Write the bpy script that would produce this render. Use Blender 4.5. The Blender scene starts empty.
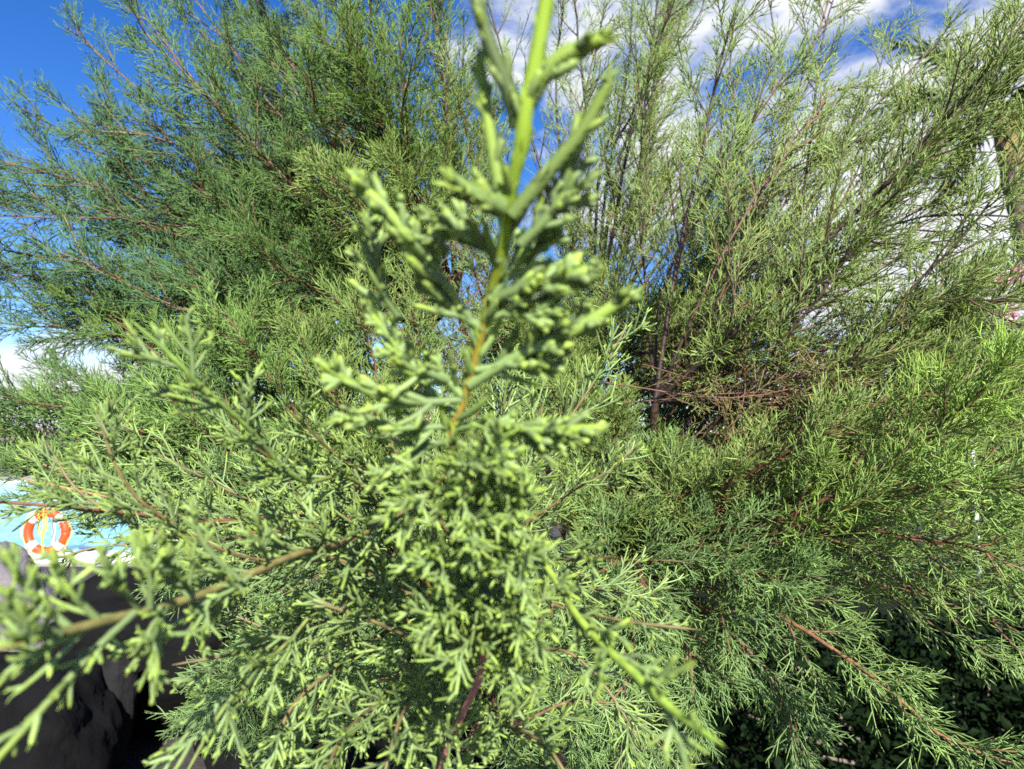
import bpy, bmesh, math, random
import numpy as np
from mathutils import Vector, Matrix

rng = np.random.default_rng(7)
random.seed(7)
sc = bpy.context.scene
COL = sc.collection

# ------------------------------------------------------------------ camera
FPX = 683.0
CAM = np.array([0.0, 0.0, 1.5])
PITCH = math.radians(4.7)
cd = bpy.data.cameras.new('camera'); cam = bpy.data.objects.new('camera', cd); COL.objects.link(cam)
cam.location = CAM; cam.rotation_euler = (math.radians(90) + PITCH, 0, 0)
cd.sensor_width = 36; cd.lens = 36 * FPX / 1024
cd.clip_start = 0.005; cd.clip_end = 5000
cd.dof.use_dof = True; cd.dof.focus_distance = 0.46; cd.dof.aperture_fstop = 17
sc.camera = cam
FW = np.array([0, math.cos(PITCH), math.sin(PITCH)]); UPV = np.array([0, -math.sin(PITCH), math.cos(PITCH)]); RT = np.array([1., 0, 0])
def at(x, y, d):
    return CAM + d * (FW + RT * (x - 512) / FPX - UPV * (y - 384.5) / FPX)

# ------------------------------------------------------------------ materials
def mat_new(name):
    m = bpy.data.materials.new(name); m.use_nodes = True
    nt = m.node_tree; nt.nodes.clear()
    out = nt.nodes.new('ShaderNodeOutputMaterial')
    return m, nt, out
def N(nt, t, **kw):
    n = nt.nodes.new(t)
    for k, v in kw.items():
        setattr(n, k, v)
    return n
def foliage_mat():
    m, nt, out = mat_new('tamarisk_green')
    at_ = N(nt, 'ShaderNodeAttribute', attribute_name='col')
    tc = N(nt, 'ShaderNodeTexCoord')
    nz = N(nt, 'ShaderNodeTexNoise'); nz.inputs['Scale'].default_value = 9.0; nz.inputs['Detail'].default_value = 4
    nt.links.new(tc.outputs['Object'], nz.inputs['Vector'])
    mr = N(nt, 'ShaderNodeMapRange'); mr.inputs[3].default_value = .78; mr.inputs[4].default_value = 1.22
    nt.links.new(nz.outputs[0], mr.inputs[0])
    mul = N(nt, 'ShaderNodeVectorMath', operation='SCALE')
    nt.links.new(at_.outputs['Color'], mul.inputs[0]); nt.links.new(mr.outputs[0], mul.inputs['Scale'])
    p = N(nt, 'ShaderNodeBsdfPrincipled'); p.inputs['Roughness'].default_value = .5
    p.inputs['Specular IOR Level'].default_value = .35
    nt.links.new(mul.outputs[0], p.inputs['Base Color'])
    tr = N(nt, 'ShaderNodeBsdfTranslucent')
    hue = N(nt, 'ShaderNodeHueSaturation'); hue.inputs['Hue'].default_value = .475; hue.inputs['Saturation'].default_value = 1.25; hue.inputs['Value'].default_value = 1.3
    nt.links.new(mul.outputs[0], hue.inputs['Color']); nt.links.new(hue.outputs[0], tr.inputs['Color'])
    mx = N(nt, 'ShaderNodeMixShader'); mx.inputs[0].default_value = .4
    nt.links.new(p.outputs[0], mx.inputs[1]); nt.links.new(tr.outputs[0], mx.inputs[2])
    nt.links.new(mx.outputs[0], out.inputs[0])
    return m
def wood_mat():
    m, nt, out = mat_new('tamarisk_bark')
    at_ = N(nt, 'ShaderNodeAttribute', attribute_name='col')
    tc = N(nt, 'ShaderNodeTexCoord')
    nz = N(nt, 'ShaderNodeTexNoise'); nz.inputs['Scale'].default_value = 180.0; nz.inputs['Detail'].default_value = 5
    nt.links.new(tc.outputs['Object'], nz.inputs['Vector'])
    mr = N(nt, 'ShaderNodeMapRange'); mr.inputs[1].default_value = .3; mr.inputs[2].default_value = .7; mr.inputs[3].default_value = .6; mr.inputs[4].default_value = 1.35
    nt.links.new(nz.outputs[0], mr.inputs[0])
    mul = N(nt, 'ShaderNodeVectorMath', operation='SCALE')
    nt.links.new(at_.outputs['Color'], mul.inputs[0]); nt.links.new(mr.outputs[0], mul.inputs['Scale'])
    p = N(nt, 'ShaderNodeBsdfPrincipled'); p.inputs['Roughness'].default_value = .6
    nt.links.new(mul.outputs[0], p.inputs['Base Color'])
    b = N(nt, 'ShaderNodeBump'); b.inputs['Strength'].default_value = .5; b.inputs['Distance'].default_value = .0008
    nt.links.new(nz.outputs[0], b.inputs['Height']); nt.links.new(b.outputs[0], p.inputs['Normal'])
    nt.links.new(p.outputs[0], out.inputs[0])
    return m
def plain(name, c, rough=.6, noise=None, c2=None, bump=0, bscale=None, spec=.5, trans=0, metal=0):
    m, nt, out = mat_new(name)
    p = N(nt, 'ShaderNodeBsdfPrincipled'); p.inputs['Base Color'].default_value = (*c, 1); p.inputs['Roughness'].default_value = rough
    p.inputs['Specular IOR Level'].default_value = spec; p.inputs['Metallic'].default_value = metal
    if noise:
        tc = N(nt, 'ShaderNodeTexCoord')
        nz = N(nt, 'ShaderNodeTexNoise'); nz.inputs['Scale'].default_value = noise; nz.inputs['Detail'].default_value = 8; nz.inputs['Roughness'].default_value = .65
        nt.links.new(tc.outputs['Object'], nz.inputs['Vector'])
        r = N(nt, 'ShaderNodeValToRGB'); r.color_ramp.elements[0].position = .35; r.color_ramp.elements[1].position = .65
        r.color_ramp.elements[0].color = (*c, 1); r.color_ramp.elements[1].color = (*(c2 or c), 1)
        nt.links.new(nz.outputs[0], r.inputs[0]); nt.links.new(r.outputs[0], p.inputs['Base Color'])
        if bump:
            nb = N(nt, 'ShaderNodeTexNoise'); nb.inputs['Scale'].default_value = bscale or noise * 3; nb.inputs['Detail'].default_value = 8
            nt.links.new(tc.outputs['Object'], nb.inputs['Vector'])
            b = N(nt, 'ShaderNodeBump'); b.inputs['Strength'].default_value = 1; b.inputs['Distance'].default_value = bump
            nt.links.new(nb.outputs[0], b.inputs['Height']); nt.links.new(b.outputs[0], p.inputs['Normal'])
    if trans:
        tr = N(nt, 'ShaderNodeBsdfTranslucent'); tr.inputs[0].default_value = (*[min(1, v * 1.3) for v in c], 1)
        mx = N(nt, 'ShaderNodeMixShader'); mx.inputs[0].default_value = trans
        nt.links.new(p.outputs[0], mx.inputs[1]); nt.links.new(tr.outputs[0], mx.inputs[2]); nt.links.new(mx.outputs[0], out.inputs[0])
    else:
        nt.links.new(p.outputs[0], out.inputs[0])
    return m
FOL = foliage_mat(); WOOD = wood_mat()

# ------------------------------------------------------------------ object helpers
def tag(o, label=None, cat=None, group=None, kind=None):
    if label: o['label'] = label
    if cat: o['category'] = cat
    if group: o['group'] = group
    if kind: o['kind'] = kind
    return o
def empty(name, loc):
    o = bpy.data.objects.new(name, None); o.location = loc; o.empty_display_size = .1; COL.objects.link(o); return o
def link(name, me, parent=None, mat=None, smooth=False):
    o = bpy.data.objects.new(name, me); COL.objects.link(o)
    if parent is not None: o.parent = parent
    if mat: me.materials.append(mat)
    if smooth: me.polygons.foreach_set('use_smooth', [True] * len(me.polygons))
    return o
def frombm(name, bm, mat, parent=None, smooth=False):
    me = bpy.data.meshes.new(name); bm.to_mesh(me); bm.free()
    return link(name, me, parent, mat, smooth)

# ------------------------------------------------------------------ vectorised tubes
def nrm(v): return v / np.maximum(np.linalg.norm(v, axis=-1, keepdims=True), 1e-9)
class Tubes:
    def __init__(s): s.V = []; s.Q = []; s.C = []; s.n = 0
    def add(s, P, R, sides=3, col=None, bump=0.0):
        """P (M,n,3) R (M,n) col (M,n,3)"""
        M, n, _ = P.shape
        if M == 0: return
        T = np.gradient(P, axis=1); T = nrm(T)
        mean = nrm(P[:, -1] - P[:, 0])
        ref = np.where(np.abs(mean[:, 2:3]) > .7, np.array([[1., .3, 0]]), np.array([[0.1, .2, 1.]]))
        U = nrm(np.cross(T, ref[:, None, :])); W = np.cross(T, U)
        a = np.arange(sides) * 2 * np.pi / sides
        Rr = R[:, :, None] * np.ones(sides)
        if bump:
            sg = np.where((np.arange(n)[:, None] + np.arange(sides)[None]) % 2 == 0, 1, -1)
            Rr = Rr * (1 + bump * sg[None] * (.5 + rng.random((M, n, 1)) * .8))
        V = P[:, :, None, :] + Rr[..., None] * (np.cos(a)[None, None, :, None] * U[:, :, None, :] + np.sin(a)[None, None, :, None] * W[:, :, None, :])
        idx = np.arange(M * n * sides).reshape(M, n, sides) + s.n
        nx = np.roll(idx, -1, axis=2)
        Q = np.stack([idx[:, :-1], nx[:, :-1], nx[:, 1:], idx[:, 1:]], -1).reshape(-1, 4)
        s.V.append(V.reshape(-1, 3)); s.Q.append(Q); s.n += M * n * sides
        if col is None: col = np.zeros((M, n, 3)) + .1
        s.C.append(np.broadcast_to(col[:, :, None, :], (M, n, sides, 3)).reshape(-1, 3))
    def build(s, name, mat, parent=None, origin=(0, 0, 0)):
        V = np.concatenate(s.V) - np.array(origin); Q = np.concatenate(s.Q).astype(np.int32); C = np.clip(np.concatenate(s.C), 0, 1)
        me = bpy.data.meshes.new(name)
        me.vertices.add(len(V)); me.vertices.foreach_set('co', V.astype(np.float32).ravel())
        me.loops.add(len(Q) * 4); me.loops.foreach_set('vertex_index', Q.ravel())
        me.polygons.add(len(Q)); me.polygons.foreach_set('loop_start', np.arange(0, len(Q) * 4, 4, dtype=np.int32))
        me.polygons.foreach_set('use_smooth', np.ones(len(Q), bool))
        me.update(calc_edges=True)
        ca = me.color_attributes.new('col', 'FLOAT_COLOR', 'POINT')
        ca.data.foreach_set('color', np.concatenate([C, np.ones((len(C), 1))], 1).astype(np.float32).ravel())
        return link(name, me, parent, mat)
def spline(pts, n):
    """catmull-rom through 3-D pts -> (n,3), roughly even"""
    P = np.array(pts, float)
    if len(P) == 2: return P[0] + (P[1] - P[0]) * np.linspace(0, 1, n)[:, None]
    E = np.vstack([2 * P[0] - P[1], P, 2 * P[-1] - P[-2]])
    out = []
    for i in range(1, len(E) - 2):
        t = np.linspace(0, 1, 16, endpoint=False)[:, None]
        a, b, c, d = E[i - 1], E[i], E[i + 1], E[i + 2]
        out.append(.5 * (2 * b + (c - a) * t + (2 * a - 5 * b + 4 * c - d) * t ** 2 + (-a + 3 * b - 3 * c + d) * t ** 3))
    out = np.vstack(out + [P[-1:]])
    L = np.r_[0, np.cumsum(np.linalg.norm(np.diff(out, axis=0), axis=1))]
    q = np.linspace(0, L[-1], n)
    return np.stack([np.interp(q, L, out[:, k]) for k in range(3)], 1)
def sample(P, i, t):
    n = P.shape[1]; f = np.clip(t, 0, .9999) * (n - 1); k = f.astype(int); w = (f - k)[:, None]
    a = P[i, k]; b = P[i, np.minimum(k + 1, n - 1)]
    return a * (1 - w) + b * w, nrm(b - a)
def grow(P, K, t0, t1, L, ang, n=5, curve=.3, up=(0, 0, 0), wob=.12, planar=None, jit=.5, keep=1.0, prof=None):
    """K children on each curve of P.  L (lo,hi) metres.  returns children curves, t on parent, parent index"""
    M = P.shape[0]
    k = np.arange(K); t = t0 + (t1 - t0) * (k[None] + .5 + (rng.random((M, K)) - .5) * jit * 2) / K
    t = np.clip(t, 0, 1).ravel(); i = np.repeat(np.arange(M), K)
    sel = rng.random(M * K) < keep
    kk = np.tile(k, M)[sel]; t = t[sel]; i = i[sel]; m = len(t)
    X, T = sample(P, i, t)
    ref = nrm(rng.normal(size=(M, 3)))[i] if planar is None else np.broadcast_to(np.array(planar, float), (m, 3))
    A = nrm(np.cross(T, ref)); B = np.cross(T, A)
    if planar is None:
        phi = kk * 2.39996 + rng.random(m) * .8
    else:
        phi = (kk % 2) * np.pi + rng.normal(size=m) * .55
    th = np.radians(ang) * (1 + rng.normal(size=m) * .16)
    D = np.cos(th)[:, None] * T + np.sin(th)[:, None] * (np.cos(phi)[:, None] * A + np.sin(phi)[:, None] * B)
    ln = L[0] + (L[1] - L[0]) * rng.random(m)
    if prof is None: ln = ln * (1.0 - .62 * ((t - t0) / max(t1 - t0, 1e-6)) ** 1.5)
    else: ln = ln * prof(t)
    out = np.zeros((m, n, 3)); out[:, 0] = X; d = D.copy(); up = np.array(up, float)
    W1 = rng.normal(size=(m, 3)) * wob
    for j in range(1, n):
        d = nrm(d + (curve * T + up + W1 + rng.normal(size=(m, 3)) * wob * .5) / (n - 1))
        out[:, j] = out[:, j - 1] + d * (ln / (n - 1))[:, None]
    return out, t, i
def cull(P, dmin):
    return P[((P - CAM) @ FW).min(1) > dmin]
def taper(M, n, r0, r1, rnd=.12, tip=True):
    r = np.linspace(r0, r1, n)[None] * (1 + rng.normal(size=(M, 1)) * rnd)
    if tip:
        r = r.copy(); r[:, -1] *= .12
    return np.maximum(r, 5e-5)
GLAUC = np.array([.205, .295, .125]); YEL = np.array([.30, .42, .07]); LIME_ = np.array([.27, .42, .05])
def gcol(M, n, tip0=0, tip1=.6, tint=(1, 1, 1), pw=2.0, var=.22):
    f = (tip0 + (tip1 - tip0) * np.linspace(0, 1, n)[None] ** pw) * (1 + rng.normal(size=(M, 1)) * .35)
    f = np.clip(f, 0, 1)[..., None]
    c = GLAUC * (1 - f) + YEL * f
    return c * (1 + rng.normal(size=(M, 1, 1)) * var).clip(.45, 1.7) * np.array(tint)
def wcol(M, n, a, b, var=.15):
    f = np.linspace(0, 1, n)[None, :, None]
    return (np.array(a) * (1 - f) + np.array(b) * f) * (1 + rng.normal(size=(M, 1, 1)) * var).clip(.5, 1.5)
DARK = (.024, .013, .010); BROWN = (.12, .052, .028); RED = (.14, .045, .03); TWIG = (.13, .10, .04)

# ------------------------------------------------------------------ the shrub
BASE = np.array([.20, 1.30, 0.0])
shrub = empty('tamarisk_shrub', BASE)
tag(shrub, 'large feathery green tamarisk shrub filling the view, bright leader shoot reaching upward', 'shrub')
KN = {'a': at(455, 300, 1.25), 'b': at(592, 345, 1.35), 'c': at(655, 402, .95), 'd': at(600, 560, 1.05), 'e': at(420, 560, .95), 'f': at(490, 700, .42), 'g': at(590, 420, 1.3)}
tr = Tubes()
mid = BASE + np.array([0, 0, .75])
for k, r in (('a', .011), ('b', .013), ('c', .012), ('d', .010), ('e', .010), ('g', .016), ('f', .006)):
    off = nrm(KN[k] - mid) * .05 * np.array([1, 1, 0])
    p = spline([BASE + off * 1.2, BASE + off * 1.6 + np.array([0, 0, .4]), mid * .5 + KN[k] * .5 + rng.normal(size=3) * .02, KN[k]], 16)[None]
    tr.add(p, np.linspace(.022, r * .42, 16)[None] * (1 + rng.normal(size=(1, 16)) * .05), 9, wcol(1, 16, (.03, .018, .013), (.05, .026, .018), 0))
tr.build('trunk', WOOD, shrub, BASE)

def finish(name_w, w, f, label=None):
    o = w.build(name_w, WOOD, shrub, BASE)
    if label: o['label'] = label
    if f.n:
        f.build('foliage', FOL, o, BASE)
    return o

def far_branch(pts, r0=.005, r1=.001, K=15, L=(.10, .20), t0=.3, dens=1.0, tint=(1, 1, 1), up=(0, 0, .25), tw=.00066, wc=(DARK, BROWN), label=None, keep3=.95, into=None):
    """a main branch seen from about a metre: laterals, sprays and fine twiglets"""
    w, f = into or (Tubes(), Tubes())
    P = spline(pts, 22)
    P = P + np.cumsum(rng.normal(size=P.shape) * .0022, 0) * (np.linspace(0, 1, 22)[:, None])
    P = P[None]
    w.add(P, np.linspace(r0, r1, 22)[None], 7, wcol(1, 22, *wc, 0))
    A, tA, iA = grow(P, K, t0, 1.0, L, 38, n=9, curve=.25, up=up, wob=.22)
    A = np.concatenate([A, P[:, -9:]])   # the tip itself carries sprays
    w.add(A[:-1], taper(len(A) - 1, 9, .0014, .0006), 4, wcol(len(A) - 1, 9, wc[1], TWIG))
    B, tB, iB = grow(A, max(4, int(13 * dens)), .12, 1.0, (.035, .075), 36, n=6, curve=.35, up=np.array(up) * .7, wob=.2, keep=keep3)
    f.add(B, taper(len(B), 6, tw * 1.05, tw * .7), 3, gcol(len(B), 6, 0, .25, tint))
    C, tC, iC = grow(B, max(3, int(8 * dens)), .15, 1.0, (.010, .026), 36, n=4, curve=.3, up=np.array(up) * .6, wob=.2, keep=.92)
    f.add(C, taper(len(C), 4, tw, tw * .75), 3, gcol(len(C), 4, 0, .45, tint))
    if into is None: return finish('branch', w, f, label)

def near_branch(pts, r0, r1, K, L, t0=.15, KB=9, LB=(.012, .026), tw=.00085, tint=(1, 1, 1), up=(0, 0, .25), wc=(BROWN, TWIG), fine=False, label=None,
                n0=60, ang=40, KC=3, LC=(.003, .007), keep=.95, scales=True, tipc=.85, t1=.97, extra=None, planar=None, cullt=.105):
    """a branch close to the lens: cord-like twigs with scale leaves"""
    w = Tubes(); f = Tubes()
    P = spline(pts, n0)[None]
    x_ = np.linspace(0, 1, n0)
    w.add(P, (r0 + (r1 - r0) * x_ ** .6)[None] * np.sqrt(np.clip(1 - np.clip((x_ - .95) / .05, 0, 1) ** 2, .02, 1)), 9, wcol(1, n0, *wc, 0), bump=.05)
    dep = float(np.mean((np.array(pts[-2:]) - CAM) @ FW))
    tw *= .72
    if dep > .19: tw *= .86
    if dep > .22: K = int(K * .82)
    KB = max(5, int(KB * 1.05)); LB = (LB[0] * 1.2, LB[1] * 1.25); tw *= .92
    sd = 8 if fine else 6
    w.V.clear(); w.Q.clear(); w.C.clear(); w.n = 0; th = 1 if fine else .72
    w.add(P, th * (r0 + (r1 - r0) * x_ ** .6)[None] * np.sqrt(np.clip(1 - np.clip((x_ - .95) / .05, 0, 1) ** 2, .02, 1)), 9, wcol(1, n0, *wc, 0), bump=.05)
    A, tA, iA = grow(P, K, t0, t1, L, ang, n=14, curve=.3, up=up, wob=.15, keep=keep); A = cull(A, cullt)
    na = 26
    Ar = resample(A, na)
    f.add(Ar, taper(len(A), na, tw * 1.25, tw * 1.0), sd, gcol(len(A), na, .05, .7, tint), bump=.12)
    src = np.concatenate([resample(A, 14), resample(P[:, int(n0 * .45):], 14)]) if t1 > .9 else resample(A, 14)
    if extra is not None:
        for (ep, er0, er1) in extra:
            E = spline(ep, 30)[None]
            f.add(E, taper(1, 30, er0, er1, 0), 9, gcol(1, 30, .05, .9), bump=.12)
            S, _, _ = grow(E, 9, .1, .93, (.004, .011), 42, n=9, curve=.5, up=(0, 0, .1), wob=.1, prof=lambda t: 1.1 - .7 * t)
            f.add(S, rounded(len(S), 9, er1 * .8), 8, gcol(len(S), 9, .1, .95), bump=.12)
            S2, _, _ = grow(S, 3, .2, .85, (.002, .005), 38, n=7, curve=.4, wob=.1, keep=.7); f.add(S2, rounded(len(S2), 7, er1 * .7), 6, gcol(len(S2), 7, .1, .95), bump=.1)
            scal(f, E, er1 * 1.0, 60, .7)
            scal(f, S, er1 * .75, 10, .7)
    B, tB, iB = grow(src, KB, .10, .97, LB, 40, n=9, curve=.35, up=np.array(up) * .8, wob=.13, keep=.92)
    Br = resample(B, 12)
    f.add(Br, rounded(len(B), 12, tw), sd, gcol(len(B), 12, .0, tipc, tint, 2.2), bump=.08)
    C, tC, iC = grow(B, KC, .18, .9, LC, 38, n=6, curve=.4, up=np.array(up) * .8, wob=.1, keep=.6)
    f.add(C, rounded(len(C), 6, tw * .9), 5, gcol(len(C), 6, .1, tipc + .1, tint, 1.6), bump=.08)
    if scales:
        scal(f, Ar, tw * 1.15, 24, .15, tint); scal(f, Br, tw, 9, .4, tint)
        if fine: scal(f, C, tw * .9, 4, .5, tint)
    return finish('branch', w, f, label)
def resample(P, n):
    M, m, _ = P.shape; q = np.linspace(0, m - 1, n); k = np.minimum(q.astype(int), m - 2); w = (q - k)[None, :, None]
    return P[:, k] * (1 - w) + P[:, k + 1] * w
def rounded(M, n, r):
    x = np.linspace(0, 1, n); p = (1.08 - .38 * x) * np.sqrt(np.clip(1 - np.clip((x - .86) / .14, 0, 1) ** 2, 0.004, 1))
    return (r * (.9 + .2 * np.sin(x * 3.1)) * p)[None] * (1 + rng.normal(size=(M, 1)) * .12).clip(.6, 1.5)
def scal(f, P, r, K, tip, tint=(1, 1, 1)):
    """tiny pointed scale leaves pressed to a twig"""
    S, t, i = grow(P, K, .02, .99, (r * 1.8, r * 2.6), 42, n=3, curve=1.2, wob=.05, jit=.6, prof=lambda t: 1 + 0 * t)
    f.add(S, np.array([[.42, .36, .06]]) * r * np.ones((len(S), 1)), 3, gcol(len(S), 3, tip * .4, min(1, tip + .35), tint, 1.3, .12))

def px(seq): return [at(*q) for q in seq]

# ---- leader shoot closest to the lens
leader = [(415, 850, .31), (438, 775, .27), (462, 715, .235), (482, 668, .215), (479, 600, .20), (462, 510, .185), (449, 445, .165), (457, 420, .155), (470, 380, .145), (480, 340, .135), (492, 290, .122), (502, 250, .110), (511, 190, .095), (522, 143, .085), (527, 100, .080), (537, 55, .076), (548, -12, .070)]
def dmap(d): return d if d > .17 else .17 - (.17 - d) * .52
leader = [(x, y, dmap(d)) for x, y, d in leader]
def leader_branch():
    w = Tubes(); f = Tubes()
    P = spline([KN['f']] + px(leader), 110)
    n = len(P); depth = (P - CAM) @ FW
    D_ = [.07, .085, .11, .145, .2, .3, .42]; rad = np.interp(depth, [dmap(q) for q in D_], [r_ * dmap(q) / q for q, r_ in zip(D_, [.0011, .00135, .00125, .00120, .0014, .0020, .0032])])
    pink = np.array([.42, .17, .15]); och = np.array([.42, .27, .05]); lime = np.array([.30, .44, .05]); brn = np.array(BROWN)
    ks = np.array([dmap(q) for q in (.07, .105, .118, .15, .19, .215, .25, .42)])
    cs = np.array([lime, lime, [.30, .36, .04], och, [.33, .18, .06], pink, pink, brn])
    C = np.stack([np.interp(depth, ks, cs[:, j]) for j in range(3)], 1)
    rad = rad * .72 * (1 + .06 * np.sin(np.arange(n) * 1.9)); s_ = int(n * .62)
    w.add(P[None, :s_ + 1], rad[None, :s_ + 1], 12, C[None, :s_ + 1], bump=.06)
    f.add(P[None, s_:], rad[None, s_:], 12, C[None, s_:] * 1.15, bump=.06)
    up_part = P[int(n * .14):]
    # traced shoots near the tip
    SH = [
        ([(519, 127, .086), (509, 92, .083), (492, 50, .080), (474, -6, .077)], .00125, .0009),
        ([(502, 205, .096), (490, 135, .093), (484, 93, .092), (479, 55, .091)], .0011, .0009),
        ([(525, 105, .082), (552, 66, .077), (604, 36, .071)], .0014, .0010),
        ([(512, 216, .097), (552, 168, .092), (585, 127, .088), (611, 76, .084)], .0013, .0010),
        ([(501, 208, .094), (480, 198, .088), (454, 184, .083)], .0016, .0014),
        ([(520, 245, .104), (550, 215, .101), (566, 190, .100), (573, 155, .100)], .0011, .0009),
        ([(455, 300, .130), (436, 272, .124), (419, 250, .120), (392, 217, .116), (351, 176, .112)], .0012, .0011),
        ([(400, 320, .150), (382, 290, .145), (372, 250, .142), (367, 212, .140)], .0010, .0009),
        ([(470, 385, .145), (500, 366, .138), (529, 350, .132), (575, 330, .122), (637, 291, .114)], .0013, .00125),
        ([(492, 300, .124), (520, 290, .118), (542, 284, .113), (593, 269, .106)], .0013, .00125),
        ([(458, 428, .158), (490, 424, .148), (540, 430, .138), (606, 428, .130)], .0012, .0011),
        ([(500, 426, .147), (540, 436, .142), (592, 441, .135)], .0010, .0010),
        ([(476, 370, .141), (510, 366, .138), (563, 366, .134)], .0010, .0009),
        ([(462, 400, .150), (420, 402, .146), (380, 396, .142), (350, 382, .138), (317, 361, .134)], .0011, .0010),
        ([(462, 420, .155), (432, 395, .155), (405, 357, .154), (380, 325, .152), (361, 304, .150)], .0010, .0009),
        ([(459, 425, .158), (410, 428, .156), (360, 420, .150), (330, 421, .146)], .0010, .0009),
        ([(484, 330, .132), (455, 310, .130), (430, 285, .128), (420, 262, .127)], .0011, .0010),
        ([(500, 262, .112), (478, 240, .110), (446, 228, .108), (438, 246, .108)], .0009, .0009),
        ([(490, 300, .122), (520, 260, .118), (545, 238, .115), (553, 226, .114)], .0009, .0009),
        ([(452, 440, .162), (420, 450, .165), (395, 470, .165), (372, 480, .163)], .0010, .0009),
        ([(455, 440, .16), (480, 455, .158), (500, 470, .155), (512, 496, .152)], .0010, .0009),
        ([(466, 400, .15), (440, 375, .145), (410, 372, .14), (395, 352, .137)], .0010, .0009),
        ([(486, 320, .13), (512, 312, .124), (535, 316, .12), (560, 312, .117)], .0010, .0009),
    ]
    for ep, a, b in SH:
        near = ep[-1][2] < .1; k_ = dmap(ep[-1][2]) / ep[-1][2]; a *= k_; b *= k_; ep = [(x, y, dmap(d)) for x, y, d in ep]
        E = spline(px(ep), 34)[None]; m = 34; a *= .82; b *= .82
        x = np.linspace(0, 1, m); tip = np.sqrt(np.clip(1 - np.clip((x - .94) / .06, 0, 1) ** 2, .01, 1))
        f.add(E, (np.linspace(a, b, m) * tip)[None], 10, gcol(1, m, .35 if near else .05, 1.0, (1.05, 1.08, .95)), bump=.11)
        S, _, _ = grow(E, 5 if near else 13, .14, .93, (.003, .0075) if near else (.006, .013), 40, n=9, curve=.5, up=(0, 0, .15), wob=.1)
        f.add(S, rounded(len(S), 9, b * (.8 if near else .86)), 8, gcol(len(S), 9, .25 if near else .0, .95), bump=.1)
        scal(f, E, b * 1.15, 44, .6)
        scal(f, S, b * .8, 8, .5)
        if not near:
            S2, _, _ = grow(S, 3, .2, .85, (.002, .005), 38, n=7, curve=.4, wob=.1, keep=.8)
            f.add(S2, rounded(len(S2), 7, b * .78), 6, gcol(len(S2), 7, .1, .95), bump=.1)
    PL = up_part[None]
    top = P[None, int(n * .60):]
    scal(f, top, .0019, 120, .75, (1.1, 1.15, .9))
    G_, _, _ = grow(top, 30, .02, .95, (.007, .017), 38, n=9, curve=.6, up=(0, 0, .2), wob=.1); G_ = cull(G_, .105)
    f.add(G_, rounded(len(G_), 9, .0009), 8, gcol(len(G_), 9, .15, .95), bump=.12); scal(f, G_, .0008, 10, .5)
    # dense laterals on the lower half of the leader
    A, tA, _ = grow(PL, 34, .0, .42, (.026, .05), 48, n=14, curve=.25, up=(0, -.1, .15), wob=.16, prof=lambda t: 1.05 - 1.2 * t); A = cull(A, .125)
    f.add(resample(A, 26), taper(len(A), 26, .0009, .00075), 7, gcol(len(A), 26, .0, .7), bump=.08)
    scal(f, A, .0008, 22, .2)
    B, _, _ = grow(A, 7, .12, .97, (.010, .023), 40, n=10, curve=.35, up=(0, 0, .15), wob=.12); B = cull(B, .115)
    f.add(B, rounded(len(B), 10, .00056), 7, gcol(len(B), 10, 0, .9, pw=2.2), bump=.08)
    scal(f, B, .00072, 9, .4)
    C2, _, _ = grow(B, 3, .2, .9, (.002, .005), 40, n=6, curve=.4, wob=.1, keep=.7)
    f.add(C2, rounded(len(C2), 6, .0008), 6, gcol(len(C2), 6, .1, .95), bump=.08)
    finish('branch', w, f, 'bright lime leader shoot closest to the lens with a pinkish ochre stem')
leader_branch()

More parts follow.
